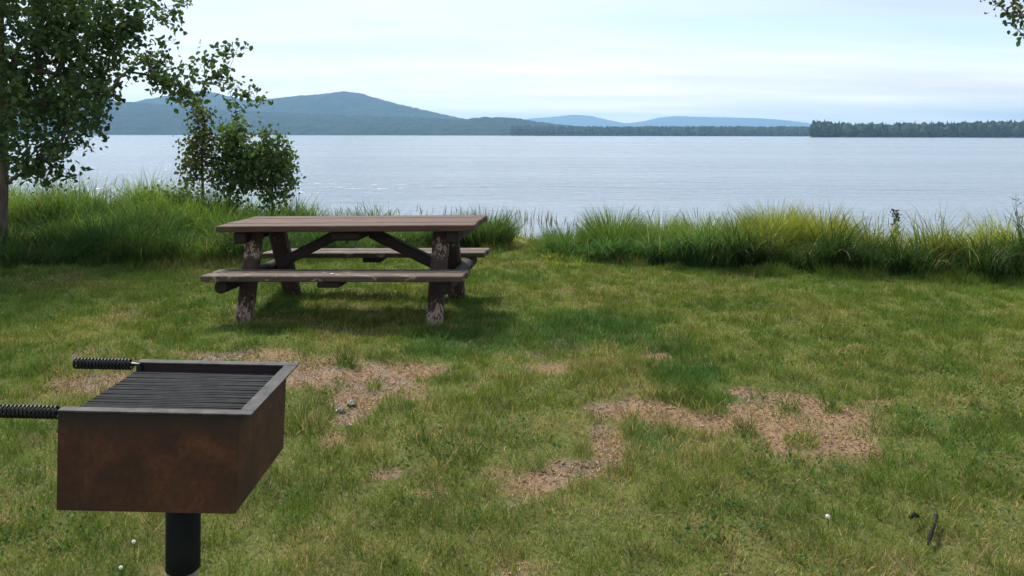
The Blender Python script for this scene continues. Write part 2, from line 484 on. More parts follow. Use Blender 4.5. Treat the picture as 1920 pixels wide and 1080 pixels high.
# ---------------------------------------------------------------- hills across the lake
def ridge(name, prof, d, front, back, rough, step, ny=26, mat=M_HILL, seed=0):
    """a range of hills: its crest line runs d metres away, slopes fall to the water in front and behind"""
    px = np.array([p[0] for p in prof], float); py = np.array([p[1] for p in prof], float)
    xw = np.arange((px[0] - 960) / F * d, (px[-1] - 960) / F * d, step)
    crest = EYE + (HOR - np.interp(xw, (px - 960) / F * d, py)) / F * d - WATER_Z
    k = max(int(0.005 * d / step), 1)
    pad = np.pad(crest, k, mode='edge')
    crest = np.convolve(pad, np.ones(2 * k + 1) / (2 * k + 1), 'valid')
    tt = np.linspace(-1, 1, ny)
    X, T = np.meshgrid(xw, tt)
    Y = d + np.where(T < 0, T * front, T * back)
    prof_t = np.where(T < 0, np.sin((1 + T) * math.pi / 2) ** 1.15, np.cos(T * math.pi / 2))
    wob = 1 + 0.22 * (fbm(X / (0.10 * d), Y / (0.10 * d), 1.0, 3, seed) - 0.5) * (1 - np.abs(prof_t) ** 4) * 2
    Z = WATER_Z - 6 + (np.maximum(crest[None], 0.5) + 6) * prof_t * wob
    tree = rough * (fbm(X / (rough * 0.9), Y / (rough * 0.9), 1.0, 3, seed + 4) - 0.25)
    Z = Z + tree * sstep(-0.98, -0.85, T) + rough * 0.9 * sstep(-0.99, -0.93, T) * (T < 0)
    nx = len(xw)
    i = np.arange(nx * ny).reshape(ny, nx)
    f = np.stack([i[:-1, :-1], i[:-1, 1:], i[1:, 1:], i[1:, :-1]], -1).reshape(-1, 4)
    return tag(np_mesh(name, np.stack([X.ravel(), Y.ravel(), Z.ravel()], 1), [f], mat, smooth=False), kind='structure')
ridge('far_hills', [(930,256),(965,228),(1000,224),(1040,221),(1075,217),(1105,219),(1140,227),(1170,233),(1200,230),(1235,222),(1260,219.5),(1320,221),(1400,222.5),(1450,225),(1500,231),(1560,240),(1620,256)],
      7500, 900, 600, 10, 20, 16, seed=2)
ridge('mountain', [(-700,215),(-300,190),(-100,188),(180,200),(280,200),(330,188),(390,178),(430,186),(475,196),(520,193),(570,186),(615,183),(650,178),(680,182),(720,194),(780,209),(840,222),(880,231),(930,234),(985,236),(1060,240),(1120,252),(1150,258)],
      2900, 700, 600, 9, 9, 44, seed=5)
ridge('hills', [(-900,205),(-400,196),(0,190),(120,191),(190,193),(250,201),(330,205),(400,212),(520,219),(650,224),(780,228),(870,232),(905,227),(960,228),(1010,236),(1060,242),(1120,247),(1180,256)],
      2100, 500, 400, 8, 7, 34, seed=9)
ridge('hill_shore', [(1000,258),(1040,246),(1200,243.5),(1400,243),(1560,242),(1700,244),(1900,252)], 1650, 160, 200, 6, 6, 20, seed=13)

def wood_mass(name, px0, px1, d0, d1, n, h0, h1, seed, crest=None):
    """a wood seen far off as one mass: every tree is a small spruce spire or a lumpy crown"""
    r = np.random.default_rng(seed)
    vs, fs, cs, base = [], [], [], 0
    for k in range(n):
        d = d0 + (d1 - d0) * r.random() ** 1.3
        px = px0 + (px1 - px0) * r.random()
        x = (px - 960) / F * d
        if (d - d0) < 8 * r.random(): pass
        h = (h0 + (h1 - h0) * r.random()) * (crest(px) if crest else 1)
        zb = WATER_Z + min((d - d0) * 0.035, 6)
        spruce = r.random() < 0.45
        colr = np.array([0.018, 0.034, 0.020]) if spruce else np.array([0.036, 0.058, 0.024])
        colr = colr * (0.65 + 0.8 * r.random())
        m_ = 7
        if spruce:
            h *= 1.12
            lev = [0.08, 0.25, 0.28, 0.48, 0.51, 0.70, 0.73, 0.88, 1.0]
            rad = [0.17, 0.10, 0.15, 0.07, 0.11, 0.05, 0.075, 0.03, 0.004]
        else:
            lev = [0.05, 0.2, 0.4, 0.6, 0.8, 0.93, 1.0]
            rad = [0.16, 0.30, 0.36, 0.34, 0.26, 0.14, 0.02]
        ring = []
        for z, q in zip(lev, rad):
            a = np.arange(m_) * 6.2832 / m_ + r.random() * 0.9
            q = q * h * (0.7 + 0.6 * r.random(m_))
            ring.append(np.stack([x + q * np.cos(a), d + q * np.sin(a), zb + z * h + (r.random(m_) - 0.5) * 0.06 * h], 1))
        nl = len(lev)
        vs.append(np.concatenate(ring)); cs.append(np.tile(colr, (nl * m_, 1)) * (0.8 + 0.4 * r.random((nl * m_, 1))))
        i = np.arange(nl * m_).reshape(nl, m_) + base
        j = np.roll(i, -1, 1)
        fs.append(np.stack([i[:-1], j[:-1], j[1:], i[1:]], -1).reshape(-1, 4))
        base += nl * m_
    return tag(np_mesh(name, np.concatenate(vs), [np.concatenate(fs)], M_FOREST, np.concatenate(cs)), 'dark conifer and hardwood wood along the far lake shore' if seed == 1 else None, None, kind='stuff')
fw = wood_mass('lakeside_forest', 1524, 2350, 880, 1010, 1500, 10.5, 16, 1, lambda p: np.interp(p, [1520, 1535, 1600, 1920], [1.05, 1.12, 0.86, 1.08]))
tag(fw, 'dark wooded point reaching into the lake on the right', 'forest')
fw = wood_mass('lakeside_forest', 960, 1640, 1440, 1560, 1500, 11, 16, 3)
tag(fw, 'low blue green wood along the far shore below the pale blue hills', 'forest')
xs_ = np.linspace((1516 - 960) / F * 880, (2400 - 960) / F * 880, 90); ys_ = np.linspace(870, 1040, 16)
X, Y, f4 = grid(xs_, ys_)
PXs = 960 + X / Y * F
Zp = WATER_Z - 1.2 + (4.5 * sstep(872, 960, Y) + 1.45 * sstep(870, 878, Y)) * sstep(1516, 1534, PXs)
tag(np_mesh('forest_shore', np.stack([X, Y, Zp], 1), [f4], M_HILL, smooth=True), kind='structure')

# ---------------------------------------------------------------- blades
def blades(base, length, width, az, lean, droop, col, seg=4, face=None, tipcol=None):
    """ribbons: base (n,3), az = direction of the bend, lean/droop in radians-ish, tapering to a point"""
    n = len(base)
    d = np.stack([np.cos(az), np.sin(az), np.zeros(n)], 1)
    fz = az + np.pi / 2 if face is None else face
    side = np.stack([np.cos(fz), np.sin(fz), np.zeros(n)], 1)
    rows, cols = [], []
    p = base.copy()
    for k in range(seg + 1):
        tt = k / seg
        ang = lean + droop * tt ** 1.4
        if k: p = p + (d * np.sin(ang)[:, None] + np.array([0, 0, 1.0]) * np.cos(ang)[:, None]) * (length / seg)[:, None]
        w = width * (1 - tt ** 1.8) * (0.75 + 0.5 * min(tt * 3, 1))
        c = col if tipcol is None else col * (1 - tt) + tipcol * tt
        if k < seg:
            rows += [p - side * w[:, None] / 2, p + side * w[:, None] / 2]; cols += [c, c]
        else:
            rows += [p]; cols += [c]
    m_ = 2 * seg + 1
    V = np.stack(rows, 1).reshape(-1, 3); C = np.stack(cols, 1).reshape(-1, 3)
    o = (np.arange(n) * m_)[:, None]
    q = [o + np.array([[2 * k, 2 * k + 1, 2 * k + 3, 2 * k + 2]]) for k in range(seg - 1)]
    tri = o + np.array([[2 * seg - 2, 2 * seg - 1, 2 * seg]])
    return V, ([np.concatenate(q)] if q else []) + [tri], C
def join(parts):
    V, C, F4, F3, b = [], [], [], [], 0
    for v, fs, c in parts:
        V.append(v); C.append(c)
        for f in fs: (F4 if f.shape[1] == 4 else F3).append(f + b)
        b += len(v)
    fs = ([np.concatenate(F4)] if F4 else []) + ([np.concatenate(F3)] if F3 else [])
    return np.concatenate(V), fs, np.concatenate(C)

# lawn
NL = 850000
r = RNG
u = r.random(NL)
D0, D1 = 1.55, 10.6
y = D0 + (D1 - D0) * u
x = (r.random(NL) * 2 - 1) * (0.66 * y + 2.2)
e = edge(x)
keep = (y < e + 0.5)
bb = bare(x, y)
keep &= r.random(NL) > bb * (0.76 + 0.24 * sstep(0.38, 0.6, fbm(x, y, 6, 3, 301)))
keep &= r.random(NL) > 0.5 * sstep(0.50, 0.70, fbm(x, y, 11, 3, 91))
x, y, bb = x[keep], y[keep], bb[keep]
n = len(x)
lush = lushness(x, y); clump = 0.65 * fbm(x, y, 12.0, 3, 61) + 0.35 * fbm(x, y, 4.6, 3, 63); dry = fbm(x, y, 1.6, 4, 41); dry2 = fbm(x, y, 9, 2, 43)
grow = sstep(-0.1, 0.3, field(x, y, GROW_W))
ln = (0.027 + 0.042 * sstep(0.36, 0.66, clump) + 0.02 * lush + 0.045 * grow + 0.11 * sstep(-0.45, 0.05, y - e[keep]) * sstep(0.35, 0.6, fbm(x, y, 3, 2, 88))) * (0.6 + 0.8 * r.random(n))
wd = 0.0011 * (0.8 + 0.5 * r.random(n)) * (1.2 + y * 0.42)
green = np.array([0.100, 0.186, 0.034]); olive = np.array([0.196, 0.252, 0.042]); straw = np.array([0.43, 0.345, 0.16]); deep = np.array([0.044, 0.112, 0.036])
k = np.clip(0.42 + (dry - 0.5) * 2.0 + (r.random(n) - 0.5) * 0.9 - lush * 0.5 + 0.16 * sstep(0, 3, x) * sstep(3.5, 6, y), 0, 1)[:, None]
c = green * (1 - k) + olive * k
c = c * (1 - (0.65 * lush * (0.5 + 0.5 * r.random(n)))[:, None]) + deep * (0.65 * lush * (0.5 + 0.5 * r.random(n)))[:, None]
nearbank = sstep(-2.0, -0.5, y - edge(x))[:, None] * 0.7
c = c * (1 - nearbank) + np.array([0.150, 0.245, 0.042]) * nearbank
isstraw = (r.random(n) < np.clip(0.13 + (dry - 0.46) * 1.3 + (dry2 - 0.5) * 0.9 - lush * 0.25 - 0.16 * sstep(0.45, 0.6, clump) - 0.20 * sstep(3.5, 6.5, y) + 0.10 + 0.45 * sstep(0.45, 0.8, bb), 0.015, 0.85))[:, None]
c = c * (1 - 0.35 * grow[:, None])
c = np.where(isstraw, straw * (0.55 + 0.6 * r.random((n, 1))), c)
c = c * ((0.7 + 0.6 * r.random((n, 1))) * (1.10 - 0.36 * sstep(0.42, 0.62, clump))[:, None])
base = np.stack([x, y, gz(x, y) - 0.006], 1)
V, fs, C = blades(base, ln, wd, r.random(n) * 6.283, 0.1 + 0.75 * r.random(n), 0.5 * r.random(n), c, 2, r.random(n) * 6.283)
tag(np_mesh('lawn_grass', V, fs, M_LAWN, C), 'short mown lawn grass with dry straw and lush green patches', 'grass', kind='stuff')

# wood chips scattered on the bare dirt
NC = 110000
y = 2.2 + 4.6 * r.random(NC); x = (r.random(NC) * 2 - 1) * (0.66 * y + 0.3)
ok = (r.random(NC) < 0.55 * sstep(0.2, 0.9, bare(x, y)) * (0.45 + 0.8 * sstep(0.30, 0.62, fbm(x, y, 5, 3, 71))))
x, y = x[ok], y[ok]; n = len(x)
a = r.random(n) * 6.283; l = 0.002 + 0.007 * r.random(n) ** 2; w = 0.001 + 0.0022 * r.random(n)
tl = (r.random(n) - 0.5) * 0.6
ca, sa = np.cos(a), np.sin(a); z = gz(x, y) - 0.007
P = lambda i, j, dz: np.stack([x + ca * l * i - sa * w * j, y + sa * l * i + ca * w * j, z + dz + tl * l * i], 1)
V = np.stack([P(-1, -1, 0), P(1, -1, 0), P(1, 1, 0), P(-1, 1, 0), P(-1, -1, .004), P(1, -1, .004), P(1, 1, .004), P(-1, 1, .004)], 1).reshape(-1, 3)
o = (np.arange(n) * 8)[:, None]
q = np.concatenate([o + np.array([k]) for k in ([4, 5, 6, 7], [0, 1, 5, 4], [1, 2, 6, 5], [2, 3, 7, 6], [3, 0, 4, 7])])
cc = np.where((r.random(n) < 0.22)[:, None], np.array([[0.17, 0.105, 0.066]]), np.where((r.random(n) < 0.14)[:, None], np.array([[0.38, 0.28, 0.19]]), np.array([[0.255, 0.162, 0.098]]))) * (0.75 + 0.5 * r.random((n, 1)))
m, t, out = new_mat('wood_chip'); at_ = N(t, 'ShaderNodeAttribute', attribute_name='tint')
principled(t, out, at_.outputs[0], 0.9, 0, None, 0.1)
tag(np_mesh('wood_chips', V, [q], m, np.repeat(cc, 8, 0)), 'reddish wood chips strewn over the bare patches of the lawn', 'wood chips', kind='stuff')

# tall shore grass
def bank_grass(name, x0, x1, n, hfun, cfun, seed, label, depth=(0.0, 4.6)):
    r = np.random.default_rng(seed)
    x = x0 + (x1 - x0) * r.random(n)
    s = r.random(n) ** 1.25
    y = edge(x) + depth[0] + (np.minimum(shore(x) - 0.4, edge(x) + depth[1]) - edge(x) - depth[0]) * s
    y = y + (fbm(x, x * 0 + 3, 2.2, 3, seed) - 0.5) * 0.7 * (1 - s)
    tuft = fbm(x, y, 2.2, 3, seed + 3)
    keep = r.random(n) < 0.35 + 1.3 * (tuft - 0.25)
    x, y, s, tuft = x[keep], y[keep], s[keep], tuft[keep]
    n = len(x)
    h = hfun(x, y, s) * (0.62 + 0.6 * r.random(n)) * (0.42 + 1.2 * sstep(0.2, 0.8, tuft))
    w = 0.006 + 0.006 * r.random(n)
    az = np.where(r.random(n) < 0.55, -np.pi / 2 + (r.random(n) - 0.5) * 2.4, r.random(n) * 6.283)
    c = cfun(x, y, s, r) * (0.7 + 0.6 * r.random((n, 1)))
    b = np.stack([x, y, gz(x, y) - 0.02], 1)
    V, fs, C = blades(b, h, w, az, 0.05 + 0.28 * r.random(n), 0.5 + 1.5 * r.random(n), c * 0.88, 5, az + np.pi / 2 + (r.random(n) - 0.5) * 1.6, c * 1.12)
    return tag(np_mesh(name, V, fs, M_BLADE, C), label, 'tall grass', kind='stuff')
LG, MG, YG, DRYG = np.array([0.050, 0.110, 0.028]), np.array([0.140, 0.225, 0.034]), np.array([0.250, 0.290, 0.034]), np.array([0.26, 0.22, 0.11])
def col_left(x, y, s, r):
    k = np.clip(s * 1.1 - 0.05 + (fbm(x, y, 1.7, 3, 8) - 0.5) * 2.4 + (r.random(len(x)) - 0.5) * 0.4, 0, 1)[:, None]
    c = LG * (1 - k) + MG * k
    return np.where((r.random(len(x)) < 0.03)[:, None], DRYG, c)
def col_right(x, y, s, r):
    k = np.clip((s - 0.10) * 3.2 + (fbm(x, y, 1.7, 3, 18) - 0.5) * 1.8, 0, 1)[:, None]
    lo = np.where((x < 2.4)[:, None], LG * 1.35, LG * 0.62)  # front rows further right: shade of the bank's face put into the blade colour
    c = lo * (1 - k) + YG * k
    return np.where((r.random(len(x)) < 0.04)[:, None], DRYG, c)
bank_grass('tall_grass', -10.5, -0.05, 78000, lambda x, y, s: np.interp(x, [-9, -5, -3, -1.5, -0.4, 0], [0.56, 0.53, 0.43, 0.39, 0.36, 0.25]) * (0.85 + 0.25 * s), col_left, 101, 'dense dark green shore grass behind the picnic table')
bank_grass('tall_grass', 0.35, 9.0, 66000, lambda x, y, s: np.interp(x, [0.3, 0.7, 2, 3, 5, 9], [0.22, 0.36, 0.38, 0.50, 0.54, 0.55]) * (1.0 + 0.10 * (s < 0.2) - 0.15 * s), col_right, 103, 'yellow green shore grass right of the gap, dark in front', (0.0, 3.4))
bank_grass('low_grass', -0.4, 0.75, 5200, lambda x, y, s: 0.15 + 0.36 * sstep(0.25, 0.7, s), lambda x, y, s, r: np.where((r.random(len(x)) < 0.3)[:, None], DRYG * 0.8, np.where((r.random(len(x)) < 0.5)[:, None], MG, YG)), 107, 'thin low yellowed grass in the gap of the shore bank', (-0.7, 3.4))

# tussocks that stand out of the bank, each a thing
def tussock(px, py, d, h, rad, n, c, label, seed, group='grass tussocks along the shore'):
    r = np.random.default_rng(seed)
    c0 = at(px, py, d); zb = float(gz(np.array([c0.x]), np.array([d]))[0])
    a = r.random(n) * 6.283; q = rad * np.sqrt(r.random(n))
    bx, by = q * np.cos(a), q * np.sin(a)
    b = np.stack([bx, by, np.full(n, -0.03)], 1)
    ln = h * (0.6 + 0.55 * r.random(n)) * (1 - 0.3 * (q / rad) ** 2)
    az = a + (r.random(n) - 0.5) * 1.2
    cc = np.asarray(c) * (0.65 + 0.7 * r.random((n, 1)))
    V, fs, C = blades(b, ln, 0.006 + 0.005 * r.random(n), az, 0.04 + 0.3 * r.random(n) * (q / rad), 0.3 + 0.95 * r.random(n), cc * 0.9, 5, r.random(n) * 6.283, cc * 1.15)
    o = np_mesh('grass_tussock', V, fs, M_BLADE, C)
    o.location = (c0.x, d, zb)
    return tag(o, label, 'grass tussock', group)
tussock(1150, 430, 9.8, 0.74, 0.28, 1700, (0.110, 0.180, 0.036), 'round green grass tussock nearest the gap, right of the thin reeds', 1)
tussock(1240, 430, 10.0, 0.68, 0.20, 1000, (0.155, 0.215, 0.040), 'small upright grass tussock between the round green one and its yellower neighbour', 2)
tussock(1312, 430, 9.8, 0.70, 0.25, 1300, (0.20, 0.245, 0.042), 'pale yellow green grass tussock just left of the tallest yellow ones', 3)
tussock(1455, 430, 9.9, 0.82, 0.36, 2400, (0.215, 0.25, 0.042), 'tallest broad yellow grass tussock standing against the water', 4)
tussock(1535, 430, 9.9, 0.80, 0.32, 2000, (0.225, 0.25, 0.044), 'tall yellow grass tussock leaning on the right of the broad tallest one', 5)
tussock(1390, 430, 9.9, 0.60, 0.22, 1000, (0.20, 0.245, 0.042), 'low yellow green grass tussock just left of the broad tallest one', 7)
tussock(1065, 440, 9.9, 0.46, 0.26, 1000, (0.10, 0.165, 0.034), 'lowest green grass tussock beside the gap, left of the round one', 8)
tussock(912, 440, 10.3, 0.62, 0.30, 1300, (0.07, 0.13, 0.03), 'dark green tussock behind the right end of the table', 6)

# thin reeds standing in the gap and seed stalks over the left bank
def stalks(name, spots, label):
    V, Fs, C, parts = [], [], [], []
    r = np.random.default_rng(5)
    for (p0, p1, top, d, n) in spots:
        px = p0 + (p1 - p0) * r.random(n)
        dd = d + (r.random(n) - 0.5) * 1.2
        x = (px - 960) / F * dd
        zb = gz(x, dd) - 0.02
        zt = EYE - (top + 22 * r.random(n) - HOR) / F * dd
        ln = np.maximum(zt - zb, 0.15)
        b = np.stack([x, dd, zb], 1)
        c = np.where((r.random(n) < 0.4)[:, None], np.array([[0.16, 0.13, 0.07]]), np.array([[0.07, 0.10, 0.035]])) * (0.6 + 0.7 * r.random((n, 1)))
        parts.append(blades(b, ln, np.full(n, 0.007), r.random(n) * 6.283, 0.10 * r.random(n), 0.25 * r.random(n), c, 4, np.zeros(n) + (r.random(n) - 0.5)))
        hb = b + np.stack([0 * x, 0 * x, ln * 0.86], 1)
        parts.append(blades(hb, ln * 0.2, np.full(n, 0.009), r.random(n) * 6.283, 0.2 * r.random(n), 0.4 * r.random(n), c * 1.1, 3, np.zeros(n)))
    V, fs, C = join(parts)
    return tag(np_mesh(name, V, fs, M_BLADE, C), label, 'reeds', kind='stuff')
stalks('reeds', [(945, 1045, 393, 12.2, 46), (1020, 1100, 405, 11.6, 16)], 'thin upright reeds in the gap of the bank against the water')
stalks('seed_stalks', [(560, 900, 385, 12.4, 60), (130, 330, 335, 12.0, 18), (1560, 1920, 395, 10.6, 26), (1180, 1420, 388, 11, 14)], 'fine seed stalks standing above the shore grass')

# ---------------------------------------------------------------- trees
def leaves(cen, size, tint, r, droop=0.5):
    """leaf-shaped faces, each folded along its midrib"""
    n = len(cen)
    ax = r.normal(size=(n, 3)); ax[:, 2] -= droop; ax /= np.linalg.norm(ax, axis=1)[:, None]
    nn = r.normal(size=(n, 3)); nn[:, 2] += 0.6
    sd = np.cross(ax, nn); sd /= np.linalg.norm(sd, axis=1)[:, None] + 1e-9
    up = np.cross(sd, ax)
    s = (size * (0.6 + 0.7 * r.random(n)))[:, None]
    P = lambda a, b, c: cen + ax * s * a + sd * s * b + up * s * c
    V = np.stack([P(-0.5, 0, 0), P(-0.22, 0.36, 0.10), P(0.18, 0.30, 0.10), P(0.56, 0, -0.05), P(0.18, -0.30, 0.10), P(-0.22, -0.36, 0.10)], 1).reshape(-1, 3)
    o = (np.arange(n) * 6)[:, None]
    f = np.concatenate([o + np.array([[0, 3, 2, 1]]), o + np.array([[0, 5, 4, 3]])])
    return V, [f], np.repeat(tint, 6, 0)

def tree(name, label, cat, stem, blobs, leaf, tint, seed, r0, group=None, per=1.0, bark=M_BARK, ncl=1.0, cl_sd=0.055):
    """stem: world points of the trunk; blobs: (centre, radius, leaves). Limbs grow from the trunk to every blob, twigs to every leaf cluster"""
    r = np.random.default_rng(seed)
    root = empty(name, stem[0]); tag(root, label, cat, group)
    o0 = Vector(stem[0])
    nodes, par = [], []
    st = [Vector(s) for s in stem]
    for i in range(len(st) - 1):                        # subdivide the trunk
        k = max(int((st[i + 1] - st[i]).length / 0.18), 1)
        for j in range(k):
            nodes.append(st[i].lerp(st[i + 1], j / k)); par.append(len(nodes) - 2)
    nodes.append(st[-1]); par.append(len(nodes) - 2)
    ntr = len(nodes)
    wgt = [0.0] * ntr
    def attach(p, wiggle, rise=0.35):
        A = np.array(nodes); pv = np.array(p)
        dv = pv - A; dist = np.linalg.norm(dv, axis=1)
        cost = dist + rise * np.maximum(A[:, 2] - pv[2] + 0.25 * dist, 0)
        i = int(np.argmin(cost)); a = nodes[i]; l = dist[i]
        k = max(int(l / 0.16), 1); last = i
        for j in range(1, k + 1):
            q = a.lerp(Vector(p), j / k)
            q.z += math.sin(math.pi * j / k) * l * 0.10
            if j < k: q += Vector(r.normal(size=3)) * wiggle * l
            nodes.append(q); par.append(last); wgt.append(0.0); last = len(nodes) - 1
        return last
    order = sorted(range(len(blobs)), key=lambda b: min((blobs[b][0] - s).length for s in st))
    cen, rad, leafpos, leafshade = [], [], [], []
    for b in order:
        c, q, nl = blobs[b]
        attach(c, 0.035)
        ncls = max(int(nl / 11 * ncl), 1)
        for k in range(ncls):
            v = Vector(r.normal(size=3)).normalized() * q * (r.random() ** 0.45)
            v.y *= 1.0
            tip = Vector(c) + v
            e = attach(tip, 0.03, 0.2); wgt[e] += 1.0
            m_ = max(int(round(11 * per * (0.6 + 0.8 * r.random()))), 2)
            pts = np.array(tip) + r.normal(size=(m_, 3)) * cl_sd * np.array([1, 1, 1.1])
            leafpos.append(pts)
            leafshade.append(np.full(m_, 0.75 + 0.5 * r.random()))
    for i in range(len(nodes) - 1, 0, -1):
        if par[i] >= 0: wgt[par[i]] += wgt[i]
    tot = max(wgt[0], 1.0)
    rr = [max(r0 * (w / tot) ** 0.48, 0.0032) for w in wgt]
    for i in range(ntr): rr[i] = max(rr[i], r0 * (1 - 0.75 * i / ntr))
    kids = {}
    for i, p in enumerate(par):
        if p >= 0: kids.setdefault(p, []).append(i)
    mb = MB()
    done = set()
    starts = [(-1, 0)]
    while starts:
        p, i = starts.pop()
        ch = [p] if p >= 0 else []
        rad_ = [rr[i]] if p >= 0 else []
        while True:
            ch.append(i); rad_.append(rr[i])
            ks = kids.get(i, [])
            if not ks: break
            nxt = max(ks, key=lambda q: (wgt[q] if not (q < ntr) else 1e9))
            for q in ks:
                if q != nxt: starts.append((i, q))
            i = nxt
        if len(ch) > 1:
            mb.tube([nodes[q] - o0 for q in ch], rad_, 9 if rad_[0] > 0.04 else (5 if rad_[0] > 0.008 else 3), False)
    mb.build('trunk', bark, root, True)
    P_ = np.concatenate(leafpos) - np.array(o0); sh = np.concatenate(leafshade)
    n = len(P_)
    tc_ = np.asarray(tint)[r.integers(0, len(tint), n)] * (sh * (0.75 + 0.5 * r.random(n)))[:, None]
    V, fs, C = leaves(P_, np.full(n, leaf), tc_, r)
    np_mesh('crown', V, fs, M_LEAF, C, root)
    return root

GREENS = [(0.045, 0.085, 0.024), (0.060, 0.105, 0.028), (0.080, 0.130, 0.032), (0.036, 0.072, 0.022)]
OLIVES = [(0.080, 0.105, 0.024), (0.105, 0.125, 0.028), (0.065, 0.090, 0.022), (0.125, 0.130, 0.032)]
def px_blobs(lst, d, dens, seed, spread=1.0, minr=0.05):
    """blobs given where they show in the photograph, spread in depth over their own width"""
    r = np.random.default_rng(seed); res = []
    for it in lst:
        px, py, rp = it[:3]; k = it[3] if len(it) > 3 else 1.0; off = it[4] if len(it) > 4 else (r.random() - 0.5) * spread
        dd = d + off
        c = at(px, py, dd); q = max(rp * dd / F, minr)
        res.append((c, q, max(int(dens * k * (q / 0.35) ** 2), 6)))
    return res

# left tree
D = 9.5
big = []
r_ = np.random.default_rng(3)
for k in range(70):                                       # the body of the crown, much of it above and left of the frame
    a = Vector(r_.normal(size=3)).normalized() * (r_.random() ** 0.4)
    c = Vector((-6.25 + a.x * 1.6, D + 0.2 + a.y * 1.5, 3.75 + a.z * 1.75))
    big.append((c, 0.36 + 0.16 * r_.random(), 130))
lst = [(60,195,75,1.4),(30,120,90,1.3),(120,110,85,1.3),(30,270,60,1.2),(110,235,60,1.3),(150,175,55,1.3),(80,285,45,1.0),(130,270,38,1.0),(50,325,34,.8),(100,315,36,.8),(85,345,20,.8),(125,328,26,.7),
       (148,330,12,.8),(170,140,55,1.2),(190,50,65,1.3),(90,40,80,1.3),(230,30,55,.9),(225,95,45,1.0),(160,212,40,1.1),(185,185,26,.9),(178,255,18,.7),(205,190,18,.8),(225,180,12,.8),(10,200,60,1.2),(-40,260,60),(-60,150,80),
       (140,20,70,1.2),(260,70,30,.55),(290,30,34,.5),(270,100,22,.5),(250,125,24,.7),(310,15,26,.7),(335,10,20,.9),(352,3,14,.9),(322,48,15,.8),(331,40,12,.8),(312,75,18,.7),(330,75,14,.8),(300,90,16,.5),(325,55,10,.6),
       (300,125,29,2.24),(305,150,22,1.76),(312,168,18,1.76),(290,140,15,1.12),(335,140,15,1.12),(345,130,11,0.96),(352,180,19,1.60),(362,200,13,1.76),(322,188,11,1.28),(345,170,13,1.44),(375,178,11,1.28),
       (385,110,13,1.44),(398,118,13,1.44),(378,122,9,0.96),(402,148,20,1.76),(415,135,13,1.44),(404,160,11,1.44),(428,98,13,1.60),(445,90,10,1.60),(442,105,9,1.44),(415,92,8,0.96),(430,130,9,1.12),(385,150,10,1.12),(365,150,10,0.96),
       (440,168,14,1.28),(455,175,11,1.12),(473,172,14,1.76),(484,184,11,1.76),(494,192,7,1.44),(440,198,7,1.44),(442,212,4,1.44),(468,200,7,1.12),(425,160,9,0.96)]
small = px_blobs(lst, D, 280, 4, 1.3, 0.06)
zb = float(gz(np.array([-6.05]), np.array([D]))[0])
tree('leafy_tree', 'dark leafy tree at the left edge with drooping branch over the water', 'tree',
     [(-6.07, D, zb - 0.05), (-6.05, D, 1.0), (-6.1, D + 0.05, 2.0), (-6.15, D + 0.1, 3.1), (-6.1, D + 0.15, 4.3), (-6.2, D + 0.2, 5.2)],
     big + small, 0.068, [tuple(q * 1.2 for q in c_) for c_ in GREENS], 21, 0.068, per=1.0)

# young saplings on the bank
d = 12.0
def sap(label, stem_px, blobs, tint, seed, leaf=0.062, dens=640):
    x0 = (stem_px[0][0] - 960) / F * d
    z0 = float(gz(np.array([x0]), np.array([d]))[0])
    stem = [Vector((x0, d, z0 - 0.03))] + [at(p[0], p[1], d) for p in stem_px[1:]]
    tree('sapling', label, 'sapling', stem, px_blobs(blobs, d, dens, seed, 0.35, 0.05), leaf, tint, seed, 0.022, 'saplings on the bank behind the table', bark=M_TWIG, cl_sd=0.075)
sap('slim olive sapling with bare lower twigs, left of the two bushy ones', [(381,400),(380,340),(378,280),(384,230),(372,190)],
    [(366,188,12),(372,205,13,1.2),(382,222,14,1.2),(384,243,15,1.3),(370,235,10),(360,245,7,.7),(384,265,16,1.3),(368,272,18,1.2),(352,275,10,.7),(385,290,16,1.2),(366,296,20,1.1),(348,308,14,.9),(340,312,9,.8),(362,318,18,.8),(384,312,16,.8),(372,335,14,.5),(352,340,14,.4),(336,345,12,.35),(390,335,12,.4),(380,355,12,.4),(362,355,12,.4),(400,300,10,.6)], OLIVES, 31)
SAPG = [tuple(q * 1.7 for q in c_) for c_ in GREENS]
sap('middle bushy sapling with a dark square crown top', [(428,400),(432,340),(436,290),(437,240)],
    [(424,245,13,1.3),(436,240,12,1.3),(450,246,11,1.2),(432,262,20,1.4),(452,270,16,1.2),(414,272,14,1.2),(425,290,24,1.5),(450,295,24,1.5),(470,290,16,1.3),(430,315,26,1.5),(455,322,24,1.4),(412,318,14,1.2),(425,342,20,1.1),(450,346,18,.8),(415,360,14,.8),(440,366,16,.7),(462,358,14,.6),(470,318,14,1.2),(474,300,17,1.3),(478,335,16,1.2),(466,346,15,1.0),(428,378,16,.7),(448,384,14,.6)], SAPG + OLIVES[:1], 32)
sap('right bushy sapling with a thin pointed leader', [(512,400),(510,340),(504,295),(498,240)],
    [(498,243,7,1.0),(499,256,10,1.2),(500,270,16,1.4),(518,272,14,1.3),(530,262,9,1.2),(486,280,14,1.3),(495,292,22,1.5),(522,292,20,1.5),(538,300,13,1.3),(508,314,26,1.5),(532,320,20,1.4),(486,318,18,1.3),(545,332,12,1.1),(515,340,24,1.4),(538,350,14,1.1),(492,345,18,.9),(548,358,9,.8),(520,366,18,1.0),(490,368,14,.8),(536,372,10,.8),(478,345,12,.8),(505,384,15,.7),(530,388,12,.6)], SAPG + OLIVES[:2], 33)
